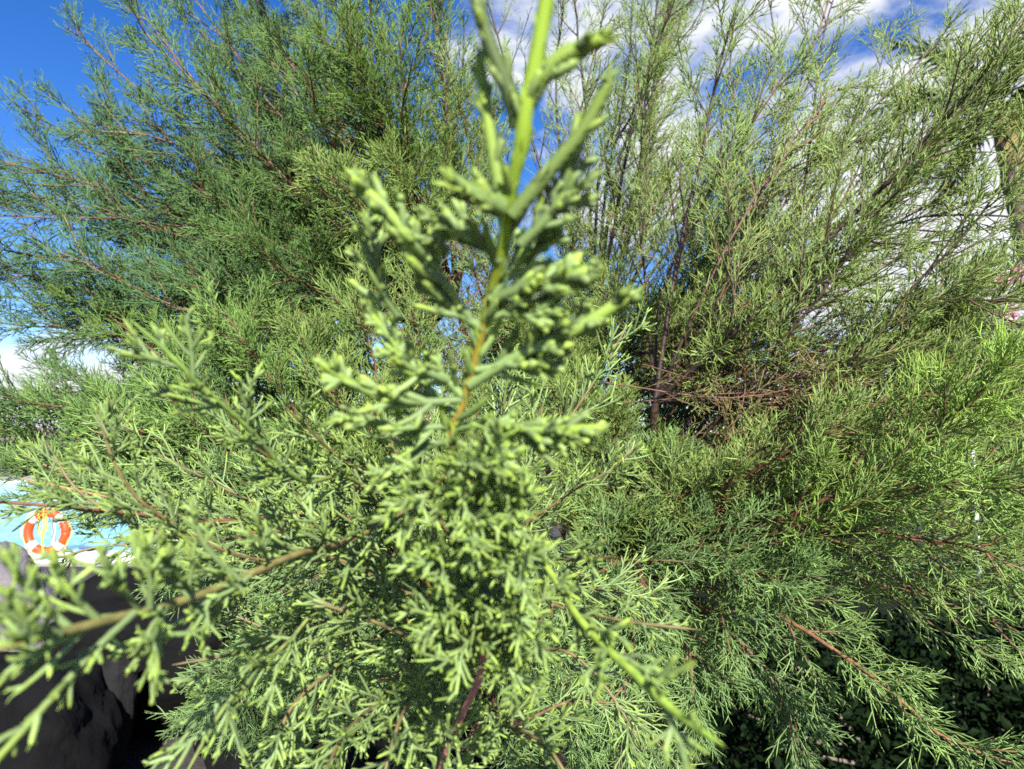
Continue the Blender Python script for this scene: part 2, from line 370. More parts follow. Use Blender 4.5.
# ---- other near branches, traced
F = KN['f']
NB = [
    dict(pts=[F] + px([(370, 560, .40), (230, 525, .37), (110, 490, .345), (20, 455, .34)]), r0=.002, r1=.0008, K=30, L=(.022, .05), t0=.4, tw=.0007, KB=8, LB=(.007, .015), up=(0, 0, 0)),
    dict(pts=[F] + px([(380, 560, .40), (240, 530, .36), (120, 500, .33), (20, 478, .32)]), r0=.002, r1=.0008, K=34, L=(.03, .06), t0=.35, tw=.0008, KB=8, LB=(.008, .018), wc=(BROWN, (.25, .12, .06))),
    dict(pts=[F] + px([(370, 575, .40), (220, 560, .36), (120, 545, .34), (50, 560, .33)]), r0=.002, r1=.0008, K=18, L=(.022, .04), t0=.35, tw=.0008, KB=8, LB=(.008, .016), up=(0, 0, 0)),
    dict(pts=[F] + px([(370, 540, .42), (250, 500, .40), (150, 450, .38), (90, 430, .38)]), r0=.002, r1=.0008, K=34, L=(.03, .06), t0=.35, tw=.0008, KB=8, LB=(.008, .018)),
    dict(pts=[F] + px([(490, 600, .40), (500, 500, .38), (500, 430, .38), (520, 360, .38)]), r0=.002, r1=.0008, K=34, L=(.03, .06), t0=.2, tw=.0009, KB=8, LB=(.008, .02)),
    dict(pts=[F] + px([(470, 600, .22), (500, 590, .19), (505, 560, .18)]), r0=.0015, r1=.0007, K=18, L=(.015, .03), t0=.3, tw=.0008, KB=7, LB=(.006, .012)),
    dict(pts=[F] + px([(455, 640, .22), (440, 620, .19), (425, 590, .18)]), r0=.0015, r1=.0007, K=18, L=(.015, .03), t0=.3, tw=.0008, KB=7, LB=(.006, .012)),
    # long stem reaching out to the left edge
    dict(pts=[F] + px([(470, 480, .36), (420, 502, .29), (350, 540, .24), (300, 553, .21), (200, 595, .165), (100, 622, .135), (-10, 652, .115)]), r0=.0022, r1=.0009, K=46, L=(.022, .045), t0=.2, KB=6, LB=(.006, .014), tw=.00078, fine=True, planar=None, cullt=.085, wc=(BROWN, (.17, .16, .05)), extra=[(px(q), .0008, .00062) for q in ([(135, 612, .142), (95, 650, .135), (50, 700, .128), (-8, 765, .12)], [(215, 592, .17), (180, 622, .165), (110, 656, .158)], [(100, 622, .135), (65, 585, .13), (52, 550, .128)], [(72, 630, .13), (30, 592, .125), (2, 548, .12)], [(190, 597, .16), (160, 565, .155), (128, 538, .15)], [(150, 608, .147), (150, 570, .145), (142, 535, .143)], [(240, 580, .175), (205, 545, .17), (190, 500, .168)], [(60, 634, .125), (30, 625, .12), (-10, 600, .115)], [(250, 575, .18), (215, 610, .178), (200, 650, .176)], [(160, 605, .15), (150, 650, .148), (155, 690, .147)])], label='slender stem reaching to the left edge over the dark rocks'),
    dict(pts=[F] + px([(380, 505, .30), (300, 480, .235), (250, 430, .205), (200, 385, .185), (165, 350, .175), (127, 317, .168)]), r0=.002, r1=.0009, K=22, L=(.018, .036), t0=.42, tw=.0008, KB=6, LB=(.006, .012), wc=(BROWN, (.16, .26, .05)), tipc=.95),
    dict(pts=[F] + px([(400, 560, .34), (260, 560, .26), (160, 515, .23), (118, 470, .22), (95, 402, .215)]), r0=.002, r1=.0007, K=22, L=(.02, .04), t0=.45, tw=.0007, KB=7, LB=(.006, .014)),
    dict(pts=[F] + px([(380, 540, .34), (200, 540, .27), (90, 500, .25), (45, 440, .25)]), r0=.002, r1=.0007, K=20, L=(.02, .045), t0=.45, tw=.0007, KB=7, LB=(.006, .014)),
    dict(pts=[F] + px([(390, 535, .36), (200, 520, .30), (80, 508, .27), (-30, 500, .25)]), r0=.002, r1=.0008, K=26, L=(.02, .045), t0=.4, tw=.0007, KB=7, LB=(.006, .014), wc=(RED, RED)),
    dict(pts=[F] + px([(380, 510, .33), (290, 470, .27), (240, 430, .25), (222, 395, .24)]), r0=.002, r1=.0007, K=24, L=(.02, .04), t0=.45, tw=.0007, KB=7, LB=(.006, .014)),
    dict(pts=[F] + px([(420, 500, .33), (350, 465, .28), (310, 430, .26), (283, 405, .25)]), r0=.002, r1=.0007, K=22, L=(.02, .04), t0=.45, tw=.0007, KB=7, LB=(.006, .014)),
    # downward sprays at the lower left
    dict(pts=[F] + px([(430, 560, .33), (340, 590, .26), (290, 640, .23), (230, 700, .20), (185, 775, .18)]), r0=.002, r1=.0008, K=22, L=(.022, .042), t0=.42, tw=.0008, KB=7, LB=(.007, .015), up=(0, 0, -.2), wc=(BROWN, (.15, .2, .05))),
    dict(pts=[F] + px([(420, 590, .33), (330, 620, .27), (250, 650, .235), (172, 665, .22)]), r0=.002, r1=.0008, K=20, L=(.018, .036), t0=.42, tw=.0008, KB=7, LB=(.007, .014), up=(0, 0, -.2)),
    dict(pts=[F] + px([(430, 620, .33), (350, 660, .27), (290, 710, .24), (270, 790, .22)]), r0=.002, r1=.0008, K=22, L=(.022, .042), t0=.4, tw=.0008, KB=7, LB=(.007, .015), up=(0, 0, -.2)),
    dict(pts=[F] + px([(430, 650, .30), (380, 700, .26), (340, 740, .22), (320, 800, .2)]), r0=.002, r1=.0008, K=20, L=(.022, .04), t0=.35, tw=.0008, KB=7, LB=(.007, .014), up=(0, 0, .1)),
    # right of the leader
    dict(pts=[F] + px([(490, 520, .26), (540, 560, .21), (580, 620, .175), (640, 680, .145), (680, 716, .13), (724, 746, .118)]), r0=.0018, r1=.0009, K=26, L=(.012, .030), t0=.25, tw=.0009, KB=4, LB=(.004, .010), up=(0, 0, -.05), cullt=.09, wc=(BROWN, (.25, .38, .05)), tipc=1.0, fine=True, ang=36, label='thick bright green shoot pointing down to the right'),
    dict(pts=[F] + px([(490, 560, .30), (540, 560, .25), (580, 560, .22), (618, 557, .2)]), r0=.0018, r1=.0009, K=16, L=(.014, .03), t0=.42, tw=.00085, KB=6, LB=(.005, .011), up=(0, 0, 0), tipc=.95),
    dict(pts=[F] + px([(500, 600, .30), (570, 610, .27), (630, 622, .25), (700, 630, .24)]), r0=.0018, r1=.0008, K=18, L=(.014, .034), t0=.42, tw=.0007, KB=6, LB=(.005, .011), up=(0, 0, .1), tipc=.9),
    dict(pts=[F] + px([(500, 520, .38), (555, 440, .36), (595, 380, .36), (628, 325, .36)]), r0=.0018, r1=.0008, K=20, L=(.03, .055), t0=.42, tw=.0009, KB=7, LB=(.010, .02), up=(0, 0, .3)),
    dict(pts=[F] + px([(500, 560, .36), (560, 500, .34), (610, 470, .33), (640, 440, .33)]), r0=.0018, r1=.0008, K=18, L=(.02, .045), t0=.42, tw=.0008, KB=7, LB=(.008, .016), up=(0, 0, .2)),
    # fill below and around the leader
    dict(pts=[F] + px([(480, 600, .32), (440, 520, .29), (400, 460, .28), (372, 405, .27)]), r0=.0018, r1=.0008, K=30, L=(.03, .055), t0=.3, tw=.00085, KB=8, LB=(.008, .018)),
    dict(pts=[F] + px([(490, 620, .32), (500, 540, .29), (515, 470, .28), (545, 400, .27)]), r0=.0018, r1=.0008, K=30, L=(.03, .05), t0=.3, tw=.00085, KB=8, LB=(.008, .018)),
    dict(pts=[F] + px([(470, 620, .32), (400, 590, .28), (340, 560, .26), (270, 545, .25)]), r0=.0018, r1=.0008, K=28, L=(.03, .05), t0=.3, tw=.0008, KB=8, LB=(.008, .016)),
    dict(pts=[F] + px([(470, 640, .30), (420, 640, .26), (370, 620, .24), (310, 600, .23)]), r0=.0018, r1=.0008, K=24, L=(.03, .045), t0=.3, tw=.0008, KB=8, LB=(.008, .015), up=(0, 0, .1)),
    dict(pts=[F] + px([(510, 660, .34), (560, 650, .31), (600, 680, .30), (640, 740, .29)]), r0=.0018, r1=.0008, K=26, L=(.03, .05), t0=.3, tw=.0007, KB=8, LB=(.007, .014), up=(0, 0, -.1)),
    dict(pts=[F] + px([(500, 720, .30), (520, 730, .26), (550, 750, .24), (580, 800, .23)]), r0=.0018, r1=.0008, K=22, L=(.03, .045), t0=.3, tw=.0008, KB=7, LB=(.007, .014), up=(0, 0, .2)),
    dict(pts=[F] + px([(450, 700, .30), (420, 690, .25), (400, 720, .22), (380, 790, .2)]), r0=.0018, r1=.0008, K=22, L=(.025, .04), t0=.3, tw=.0008, KB=7, LB=(.007, .014), up=(0, 0, .2)),
    dict(pts=[F] + px([(500, 620, .36), (545, 590, .36), (600, 590, .36), (660, 600, .37)]), r0=.0018, r1=.0008, K=30, L=(.03, .055), t0=.25, tw=.0008, KB=8, LB=(.008, .018), up=(0, 0, .1)),
    dict(pts=[F] + px([(440, 640, .40), (380, 580, .38), (320, 520, .37), (270, 460, .37)]), r0=.0018, r1=.0008, K=32, L=(.03, .06), t0=.2, tw=.0009, KB=8, LB=(.008, .02)),
    dict(pts=[F] + px([(440, 680, .42), (370, 650, .40), (300, 640, .39), (220, 610, .39)]), r0=.0018, r1=.0008, K=32, L=(.03, .06), t0=.2, tw=.0009, KB=8, LB=(.008, .018), up=(0, 0, 0)),
    dict(pts=[F] + px([(450, 720, .42), (400, 720, .38), (330, 740, .37), (260, 790, .36)]), r0=.0018, r1=.0008, K=28, L=(.03, .06), t0=.2, tw=.0009, KB=8, LB=(.008, .018), up=(0, 0, 0)),
    dict(pts=[F] + px([(480, 640, .42), (470, 560, .40), (450, 480, .40), (430, 420, .42)]), r0=.0018, r1=.0008, K=34, L=(.03, .06), t0=.1, tw=.0009, KB=8, LB=(.008, .02)),
    dict(pts=[F] + px([(520, 720, .42), (580, 700, .42), (640, 720, .44), (690, 790, .46)]), r0=.0018, r1=.0008, K=30, L=(.03, .06), t0=.2, tw=.0008, KB=8, LB=(.008, .018), up=(0, 0, -.1)),
]
for q in [[(462, 515, .187), (485, 500, .17), (515, 510, .16)], [(460, 500, .18), (440, 490, .165), (410, 505, .155)], [(470, 545, .19), (500, 545, .175), (530, 575, .165)],
          [(472, 560, .19), (450, 550, .172), (425, 570, .162)], [(478, 590, .2), (455, 600, .18), (430, 625, .17)], [(479, 600, .2), (505, 610, .18), (535, 640, .17)],
          [(482, 640, .205), (470, 640, .185), (450, 665, .175)], [(482, 650, .21), (500, 655, .19), (520, 690, .18)], [(452, 465, .17), (470, 470, .158), (500, 455, .15)], 
          [(458, 490, .175), (470, 515, .162), (468, 545, .155)]]:
    NB.append(dict(pts=px(q), r0=.0009, r1=.0006, K=10, L=(.010, .022), t0=.08, tw=.00068, KB=7, LB=(.003, .007), up=(0, 0, .1), tipc=.95, wc=((.2, .24, .08), (.2, .3, .08)), n0=30))
for b in NB: near_branch(**b)

# ---- the body of the shrub behind
def T_(r, g, b): return (r, g, b)
TL = (.46, .62, .60); TA = (.64, .75, .45)  # left foliage tints: bluish, and darkened to carry that side's shade
def TX(x):
    k = min(1, max(0, (x - 60) / 260)) + float(rng.normal()) * .12; return tuple(a * (1 - k) + b * k for a, b in zip(TL, TA))
TC = (1.0, 1.0, .70); TR = (1.2, 1.14, .92); TB = (.95, 1.05, 1.0)
FB = []
SW, SF = Tubes(), Tubes()      # boughs beyond the hundred that show largest
def fb(k, mids, end, **kw): FB.append(dict(pts=[KN[k]] + px(mids) + px([end]), **kw))
# left fan
for end, kw in [((72, 25, 1.25), dict(dens=.8)), ((28, 110, 1.25), dict(dens=.8)), ((-10, 190, 1.2), dict(dens=.85)), ((-30, 265, 1.2), {}), ((-10, 330, 1.15), dict(dens=.8)),
                ((-20, 395, 1.15), dict(dens=.8)), ((125, 0, 1.15), dict(dens=.85)), ((165, -40, 1.2), {}), ((215, -60, 1.15), {}), ((262, -60, 1.1), {}), ((318, -60, 1.15), {}),
                ((368, -60, 1.1), {}), ((425, -60, 1.2), dict(dens=.9)), ((110, 130, 1.1), {}), ((70, 210, 1.1), {}), ((120, 260, 1.05), dict(dens=1.1)), ((190, 190, 1.0), dict(dens=1.1)), ((215, 90, 1.0), dict(dens=1.1)),
                ((280, 60, .95), dict(dens=1.1)), ((340, 50, .95), dict(dens=1.1)), ((395, 40, 1.0), {}), ((240, 250, .92), dict(dens=1.2)), ((60, 300, 1.05), {})]:
    x, y, d = end
    m = (455 * .45 + x * .55 + rng.normal() * 12, 300 * .45 + y * .55 + 22 + rng.normal() * 10, 1.25 * .45 + d * .55)
    if end in ((110, 130, 1.1), (120, 260, 1.05), (70, 210, 1.1), (395, 40, 1.0), (60, 300, 1.05), (368, -60, 1.1)): kw = dict(kw, into=(SW, SF))
    fb('a', [m], end, tint=TX(x), r0=.0045, **kw)
for end in [(55, 400, .95), (10, 440, .95), (110, 420, .85), (180, 400, .85), (230, 330, .85), (160, 350, .95)]:
    x, y, d = end
    fb('e', [(420 * .4 + x * .6, 560 * .4 + y * .6 + 10, .95 * .4 + d * .6)], end, tint=(.85, .98, .66), dens=1.1, L=(.08, .15), r0=.004, into=(SW, SF))
for end in [(200, 560, .8), (120, 500, .85), (30, 478, .95), (230, 680, .8), (300, 740, .8)]:
    x, y, d = end
    fb('e', [(420 * .4 + x * .6, 560 * .4 + y * .6 - 6, .95 * .4 + d * .6)], end, tint=TB, dens=1.0, L=(.06, .13), r0=.004, up=(0, 0, .05), into=(SW, SF))
# centre
for end, kk in [((440, 60, 1.1), 'a'), ((480, 110, 1.3), 'a'), ((400, 170, 1.0), 'a'), ((330, 170, .95), 'a'), ((350, 280, .9), 'e'), ((300, 330, .85), 'e'), ((420, 300, .95), 'e'), ((520, 330, 1.1), 'g'), ((560, 380, .95), 'd'),
                ((500, 250, 1.2), 'g'), ((620, 420, .95), 'd'), ((660, 480, .9), 'd'), ((600, 520, .85), 'd'), ((480, 420, 1.0), 'e')]:
    x, y, d = end
    fb(kk, [], end, tint=TC, dens=1.1, t0=.2, L=(.08, .16), r0=.004, into=(SW, SF))
for b in FB: far_branch(**b)
n1 = len(FB); FB.clear()
# upright dark stems in the centre and right of it
for pts, kw in [
    ([(610, 160, 1.35), (640, 90, 1.3), (665, -40, 1.25)], dict(dens=.8)),
    ([(600, 170, 1.35), (622, 100, 1.4), (636, -50, 1.4)], dict(dens=.7)),
    ([(590, 200, 1.35), (585, 80, 1.4), (575, -60, 1.4)], dict(dens=.7)),
    ([(565, 200, 1.45), (552, 90, 1.5), (560, -50, 1.5)], dict(dens=.55)),
    ([(540, 170, 1.4), (500, 60, 1.4), (470, -50, 1.4)], dict(dens=.6)),
    ([(625, 170, 1.2), (660, 60, 1.15), (690, -50, 1.1)], dict(dens=.9, tint=TC))]:
    fb('b', pts[:-1], pts[-1], r0=.0040, r1=.0016, t0=.35, tint=kw.pop('tint', TC), wc=(DARK, (.03, .015, .012)), **kw)
for q_, (pts, kw) in enumerate([
    ([(672, 290, .95), (705, 130, .93), (738, -20, .9)], dict(r0=.0042, dens=.8, tint=TC)),
    ([(650, 330, 1.1), (640, 200, 1.15), (645, 60, 1.1)], dict(r0=.0035, dens=.8, tint=TC)),
    ([(762, 308, .86), (830, 236, .82), (925, 140, .76), (1035, 15, .70)], dict(r0=.0040, r1=.0022, dens=.85, tint=TR, t0=.5)),
    ([(730, 340, 1.0), (790, 250, 1.0), (815, 60, 1.05), (835, -40, 1.1)], dict(r0=.0035, dens=.65, tint=TR, t0=.45)),
    ([(730, 300, 1.0), (800, 180, 1.0), (900, 135, .95)], dict(dens=.9, tint=TR)),
    ([(720, 330, .95), (840, 250, .85), (940, 220, .8), (1040, 226, .75)], dict(dens=.85, tint=TR, t0=.4)),
    ([(720, 300, 1.1), (790, 120, 1.1), (770, -30, 1.1)], dict(dens=.6, tint=TR, t0=.4)),
    ([(720, 300, 1.1), (850, 130, 1.15), (890, 20, 1.2)], dict(dens=.75, tint=TR, t0=.4)),
    ([(740, 300, 1.0), (860, 120, 1.0), (960, 20, 1.0)], dict(dens=.8, tint=TR, t0=.5)),
    ([(760, 320, .9), (870, 300, .85), (1040, 300, .75)], dict(dens=.9, tint=TR, t0=.35)),
    ([(720, 360, .9), (780, 330, .85), (860, 260, .8)], dict(dens=1.0, tint=TR, t0=.3)),
    ([(740, 390, .95), (860, 360, .9), (1000, 350, .8)], dict(dens=.95, tint=TR, t0=.3)),
    ([(720, 350, .9), (740, 240, .85), (730, 140, .85)], dict(dens=.8, tint=TR, t0=.4)),
    ([(780, 350, .85), (900, 200, .8), (990, 130, .75)], dict(dens=.9, tint=TR, t0=.5)),
    ([(800, 380, .85), (930, 280, .75), (1040, 150, .7)], dict(dens=.9, tint=TR, t0=.5)),
]):
    kw['L'] = (.08, .17); kw.setdefault('r0', .0026); q_ >= 11 and kw.update(into=(SW, SF)); fb('c' if 'r1' in kw or q_ < 2 else 'gdbd'[q_ % 4], pts[:-1], pts[-1], wc=(DARK, (.04, .02, .015)), **kw)
for pts, kw in [
    ([(655, 530, .95), (730, 505, .9), (830, 492, .82), (930, 478, .75), (1035, 452, .68)], dict(r0=.0042, r1=.002, t0=.35, dens=1.0, tint=TR, wc=(BROWN, (.16, .09, .05)))),
    ([(680, 500, .95), (800, 440, .85), (900, 400, .78), (1040, 400, .72)], dict(dens=1.1, tint=TR)),
    ([(720, 540, .9), (850, 530, .8), (1040, 530, .7)], dict(dens=1.1, tint=TR)),
    ([(700, 560, .9), (820, 570, .8), (930, 590, .74), (1000, 620, .7)], dict(dens=1.1, tint=(1.1, 1.15, 1.0), up=(0, 0, .0))),
    ([(700, 560, .85), (840, 540, .75), (980, 560, .66), (1040, 590, .62)], dict(dens=1.0, tint=(1.1, 1.15, .9), up=(0, 0, .0))),
    ([(700, 590, .85), (790, 625, .74), (870, 680, .66), (940, 738, .6), (1050, 790, .55)], dict(r0=.004, r1=.001, dens=1.0, tint=(1.1, 1.15, 1.0), up=(0, 0, -.1), L=(.06, .13), wc=(BROWN, (.2, .10, .05)), label='drooping bough at the lower right with an orange-brown stem')),
    ([(690, 600, .85), (760, 660, .8), (800, 760, .78)], dict(dens=1.0, tint=TB, up=(0, 0, -.2), L=(.07, .13))),
    ([(650, 600, .9), (685, 660, .8), (690, 730, .76)], dict(dens=1.0, tint=TB, up=(0, 0, -.2), L=(.07, .13))),
    ([(640, 560, .85), (640, 620, .75), (620, 720, .7)], dict(dens=1.1, tint=TB, up=(0, 0, -.1), L=(.07, .13))),
    ([(620, 560, .8), (560, 600, .7), (520, 660, .66)], dict(dens=1.1, tint=TB, up=(0, 0, .1), L=(.07, .13))),
    ([(680, 520, .9), (760, 470, .8), (830, 430, .74)], dict(dens=1.1, tint=TR, L=(.07, .14))),
    ([(680, 540, .85), (730, 560, .78), (780, 560, .74)], dict(dens=1.2, tint=TB, L=(.07, .13))),
    ([(760, 520, .8), (900, 440, .7), (985, 370, .62)], dict(dens=1.0, tint=(1.3, 1.35, .8), L=(.07, .13), t0=.5)),
    ([(760, 540, .8), (900, 500, .68), (1010, 500, .58)], dict(dens=1.0, tint=(1.2, 1.25, .9), L=(.07, .12), t0=.5)),
    # boughs that carry on past the right edge and over the far side
    ([(900, 420, .95), (1150, 330, 1.1), (1400, 250, 1.3)], dict(dens=.9, tint=TR, L=(.12, .22))),
    ([(900, 500, .95), (1150, 480, 1.0), (1400, 500, 1.1)], dict(dens=.9, tint=TR, L=(.12, .22))),
]:
    fb('d', pts[:-1], pts[-1], **kw)
for b in FB: far_branch(**b)

# the rest of the crown: boughs further in and on the far side
def fillb(k, x, y, d, tint, dens, **kw):
    e = at(x, y, d); m = KN[k] * .5 + e * .5 + rng.normal(size=3) * .04 + np.array([0, 0, -.02])
    far_branch([KN[k], m, e], tint=tint, dens=dens, into=(SW, SF), **kw)
U = rng.uniform
for _ in range(34):
    xx = U(110, 470); fillb('a', xx, U(-20, 300), U(1.0, 1.5), TX(xx), 1.05, L=(.10, .18), t0=.35)
for _ in range(16): fillb('a', U(-60, 150), U(90, 340), U(.95, 1.3), TL, .95, L=(.10, .18), t0=.4, r0=.0026)
for _ in range(9): fillb('e', U(-40, 140), U(370, 470), U(.9, 1.1), TX(160), 1.0, L=(.09, .16), t0=.4, r0=.0026)
for _ in range(16): fillb('e', U(90, 450), U(300, 470), U(.9, 1.2), TA, 1.05, L=(.08, .16), t0=.3)
for _ in range(10): fillb('e', U(170, 450), U(470, 760), U(.75, 1.0), TB, 1.05, L=(.08, .15), t0=.3, up=(0, 0, 0))
for _ in range(5): fillb('b', U(620, 760), U(-40, 200), U(1.3, 1.7), TC, .75, L=(.10, .18), t0=.45)
for _ in range(16): fillb('cdg'[_ % 3], U(700, 1060), U(-20, 330), U(.9, 1.3), TR, .85, L=(.10, .2), t0=.35, r0=.0025)
for _ in range(3): fillb('b', U(560, 700), U(-40, 160), U(1.1, 1.4), TR, .85, L=(.10, .18), t0=.3, r0=.0025)
for _ in range(22): fillb('g', U(430, 570), U(230, 520), U(1.15, 1.5), TB, 1.0, L=(.08, .16), t0=.1)
for _ in range(9): fillb('d', U(620, 900), U(400, 560), U(.8, 1.0), TR, .8, L=(.10, .16), t0=.3, r0=.0025)
for _ in range(9): fillb('g', U(570, 780), U(180, 380), U(1.15, 1.45), TR, .95, L=(.10, .18), t0=.3, r0=.0025)
for _ in range(8): fillb('g', U(560, 720), U(260, 430), U(1.1, 1.4), TR, 1.0, L=(.10, .18), t0=.35)
for _ in range(22): fillb('d', U(620, 1060), U(360, 520), U(.85, 1.25), TR if U(0, 1) < .6 else TB, 1.05, L=(.10, .18), t0=.3)
for _ in range(2): fillb('d', U(560, 680), U(580, 700), U(.75, 1.0), TB, 1.05, L=(.07, .14), t0=.3, up=(0, 0, -.05))
for _ in range(9): fillb('dc'[_ % 2], U(900, 1080), U(260, 400), U(.8, 1.0), TR, 1.0, L=(.08, .16), t0=.4, r0=.0025)
for _ in range(6): fillb('d', U(540, 640), U(700, 800), U(.65, .85), TB, 1.05, L=(.06, .12), t0=.3, up=(0, 0, -.05))
for _ in range(5): fillb('g', U(600, 720), U(120, 320), U(1.1, 1.35), TR, .9, L=(.10, .17), t0=.3, r0=.0024)
for _ in range(14):   # far side of the crown
    e = BASE + np.array([U(-1.1, 1.1), U(.3, 1.0), U(1.2, 2.9)])
    kk = 'g'; far_branch([KN[kk], (KN[kk] + e) / 2, e], tint=TC, dens=.8, L=(.12, .22), into=(SW, SF))
o = SW.build('inner_boughs', WOOD, shrub, BASE); o['kind'] = 'stuff'
f_ = SF.build('foliage', FOL, o, BASE); f_['kind'] = 'stuff'

# inner dead twigs, reddish brown
dt = Tubes()
C0 = []
for _ in range(40):
    a = at(rng.uniform(600, 740), rng.uniform(340, 560), rng.uniform(.86, 1.1))
    b = at(rng.uniform(740, 1000), rng.uniform(290, 560), rng.uniform(.74, 1.05))
    C0.append(spline([a, (a + b) / 2 + rng.normal(size=3) * .03, b], 9))
for _ in range(26):
    a = at(rng.uniform(380, 480), rng.uniform(300, 420), rng.uniform(1.1, 1.25))
    b = at(rng.uniform(330, 600), rng.uniform(180, 330), rng.uniform(1.1, 1.35))
    C0.append(spline([a, (a + b) / 2 + rng.normal(size=3) * .03, b], 9))
C0 = np.array(C0)
dt.add(C0, taper(len(C0), 9, .0011, .0005), 5, wcol(len(C0), 9, (.09, .035, .02), (.13, .07, .035)))
D1, _, _ = grow(C0, 11, .1, .98, (.05, .12), 40, n=6, wob=.3)
dt.add(D1, taper(len(D1), 6, .0007, .0004), 3, wcol(len(D1), 6, (.12, .07, .03), (.17, .13, .05)))
D2, _, _ = grow(D1, 8, .1, .98, (.012, .035), 40, n=4, wob=.3)
dt.add(D2, taper(len(D2), 4, .0005, .0004), 3, wcol(len(D2), 4, (.17, .12, .045), (.22, .20, .07)))
o = dt.build('dead_twigs', WOOD, shrub, BASE); o['kind'] = 'stuff'
o['label'] = 'tangle of leafless reddish brown twigs inside the shrub'

# ------------------------------------------------------------------ setting
def sheet(name, pts, z, mat, kind='structure'):
    bm = bmesh.new(); bm.faces.new([bm.verts.new((x, y, z)) for x, y in pts])
    return tag(frombm(name, bm, mat), kind=kind)
ground_m = plain('volcanic_soil', (.018, .016, .015), .95, 2.5, (.045, .038, .034), .02, 30)
sheet('ground', [(-1500, -300), (1500, -300), (1500, 2500), (-1500, 2500)], 0, ground_m)
pav_m = plain('pale_paving', (.26, .25, .23), .8, 3, (.32, .30, .28), .002, 40)
sheet('pool_terrace', [(-30, 8.3), (-4.0, 8.3), (-4.0, 30), (-30, 30)], .004, pav_m)
# pool: coping ring and water
wm, nt, out = mat_new('pool_water')
p = N(nt, 'ShaderNodeBsdfPrincipled'); p.inputs['Roughness'].default_value = .08; p.inputs['IOR'].default_value = 1.33
tc = N(nt, 'ShaderNodeTexCoord'); nz = N(nt, 'ShaderNodeTexNoise'); nz.inputs['Scale'].default_value = 2.2; nz.inputs['Detail'].default_value = 4; nz.inputs['Distortion'].default_value = 1
nt.links.new(tc.outputs['Object'], nz.inputs['Vector'])
r = N(nt, 'ShaderNodeValToRGB'); r.color_ramp.elements[0].color = (.07, .42, .52, 1); r.color_ramp.elements[1].color = (.22, .66, .72, 1)
r.color_ramp.elements[0].position = .35; r.color_ramp.elements[1].position = .7
nt.links.new(nz.outputs[0], r.inputs[0]); nt.links.new(r.outputs[0], p.inputs['Base Color'])
b_ = N(nt, 'ShaderNodeBump'); b_.inputs['Distance'].default_value = .03; nt.links.new(nz.outputs[0], b_.inputs['Height']); nt.links.new(b_.outputs[0], p.inputs['Normal'])
nt.links.new(p.outputs[0], out.inputs[0])
PX0, PX1, PY0, PY1 = -26, -4.9, 8.9, 24
sheet('pool_water', [(PX0, PY0), (PX1, PY0), (PX1, PY1), (PX0, PY1)], .05, wm)
bm = bmesh.new()
def box(bm, x0, x1, y0, y1, z0, z1):
    r = bmesh.ops.create_cube(bm, size=1)
    for v in r['verts']:
        v.co = Vector(((x0 + x1) / 2 + v.co.x * (x1 - x0), (y0 + y1) / 2 + v.co.y * (y1 - y0), (z0 + z1) / 2 + v.co.z * (z1 - z0)))
w_ = .35
box(bm, PX0 - w_, PX1 + w_, PY0 - w_, PY0, .0, .10); box(bm, PX0 - w_, PX1 + w_, PY1, PY1 + w_, .0, .10)
box(bm, PX0 - w_, PX0, PY0, PY1, .0, .10); box(bm, PX1, PX1 + w_, PY0, PY1, .0, .10)
tag(frombm('pool_coping', bm, plain('white_coping', (.42, .44, .45), .7, 5, (.50, .51, .51))), kind='structure')
# distant hills
bm = bmesh.new(); prev = None
for i in range(61):
    x = -1500 + i * 50; h = 16 + 14 * math.sin(i * .33) + 9 * math.sin(i * .9 + 1) + rng.random() * 4
    cur = [bm.verts.new((x, 1500, -2)), bm.verts.new((x, 1620, max(4, h))), bm.verts.new((x, 1900, -2))]
    if prev:
        bm.faces.new([prev[0], cur[0], cur[1], prev[1]]); bm.faces.new([prev[1], cur[1], cur[2], prev[2]])
    prev = cur
tag(frombm('hills', bm, plain('dry_hills', (.16, .13, .10), .9, .01, (.11, .12, .08))), kind='structure')

# ------------------------------------------------------------------ rocks
def rock(name, loc, size, seed, mat, label, squash=(1, 1, 1), rotz=0, group=None):
    R = random.Random(seed); bm = bmesh.new(); bmesh.ops.create_icosphere(bm, subdivisions=5, radius=1)
    from mathutils import noise
    off = Vector((R.random() * 50, R.random() * 50, R.random() * 50))
    cuts = [(Vector((R.gauss(0, 1), R.gauss(0, 1), R.gauss(0, 1))).normalized(), R.uniform(.62, .88)) for _ in range(11)]
    for v in bm.verts:
        d = v.co.normalized(); rr = 1.0
        for n_, c in cuts:
            q = d.dot(n_)
            if q > 0 and c / q < rr: rr = c / q
        rr *= 1 + .10 * noise.fractal(d * 2 + off, 1, 2, 5) + .045 * noise.fractal(d * 9 + off, .8, 2, 6) - .03 * max(0, noise.noise(d * 16 + off))
        v.co = Vector((d.x * rr * size * squash[0], d.y * rr * size * squash[1], d.z * rr * size * squash[2]))
    zmin = min(v.co.z for v in bm.verts); want = -loc[2] - .06
    if zmin > want:      # the foot reaches down into the soil
        for v in bm.verts:
            if v.co.z < 0: v.co.z *= want / zmin
    o = frombm(name, bm, mat, None, True)
    o.location = (loc[0], loc[1], loc[2]); o.rotation_euler = (0, 0, rotz)
    tag(o, label, 'boulder', group)
    return o
shade_basalt = plain('shade_black_basalt', (.0025, .0025, .003), .95, 3, (.006, .006, .0065), .02, 14, spec=.1)  # near-black base colour stands in for shade on the boulders
greyrock = plain('grey_rock', (.10, .092, .105), .9, 4, (.17, .155, .17), .02, 16, spec=.2)
ashrock = plain('ash_rock', (.006, .006, .007), .95, 5, (.015, .015, .016), .02, 16, spec=.1)
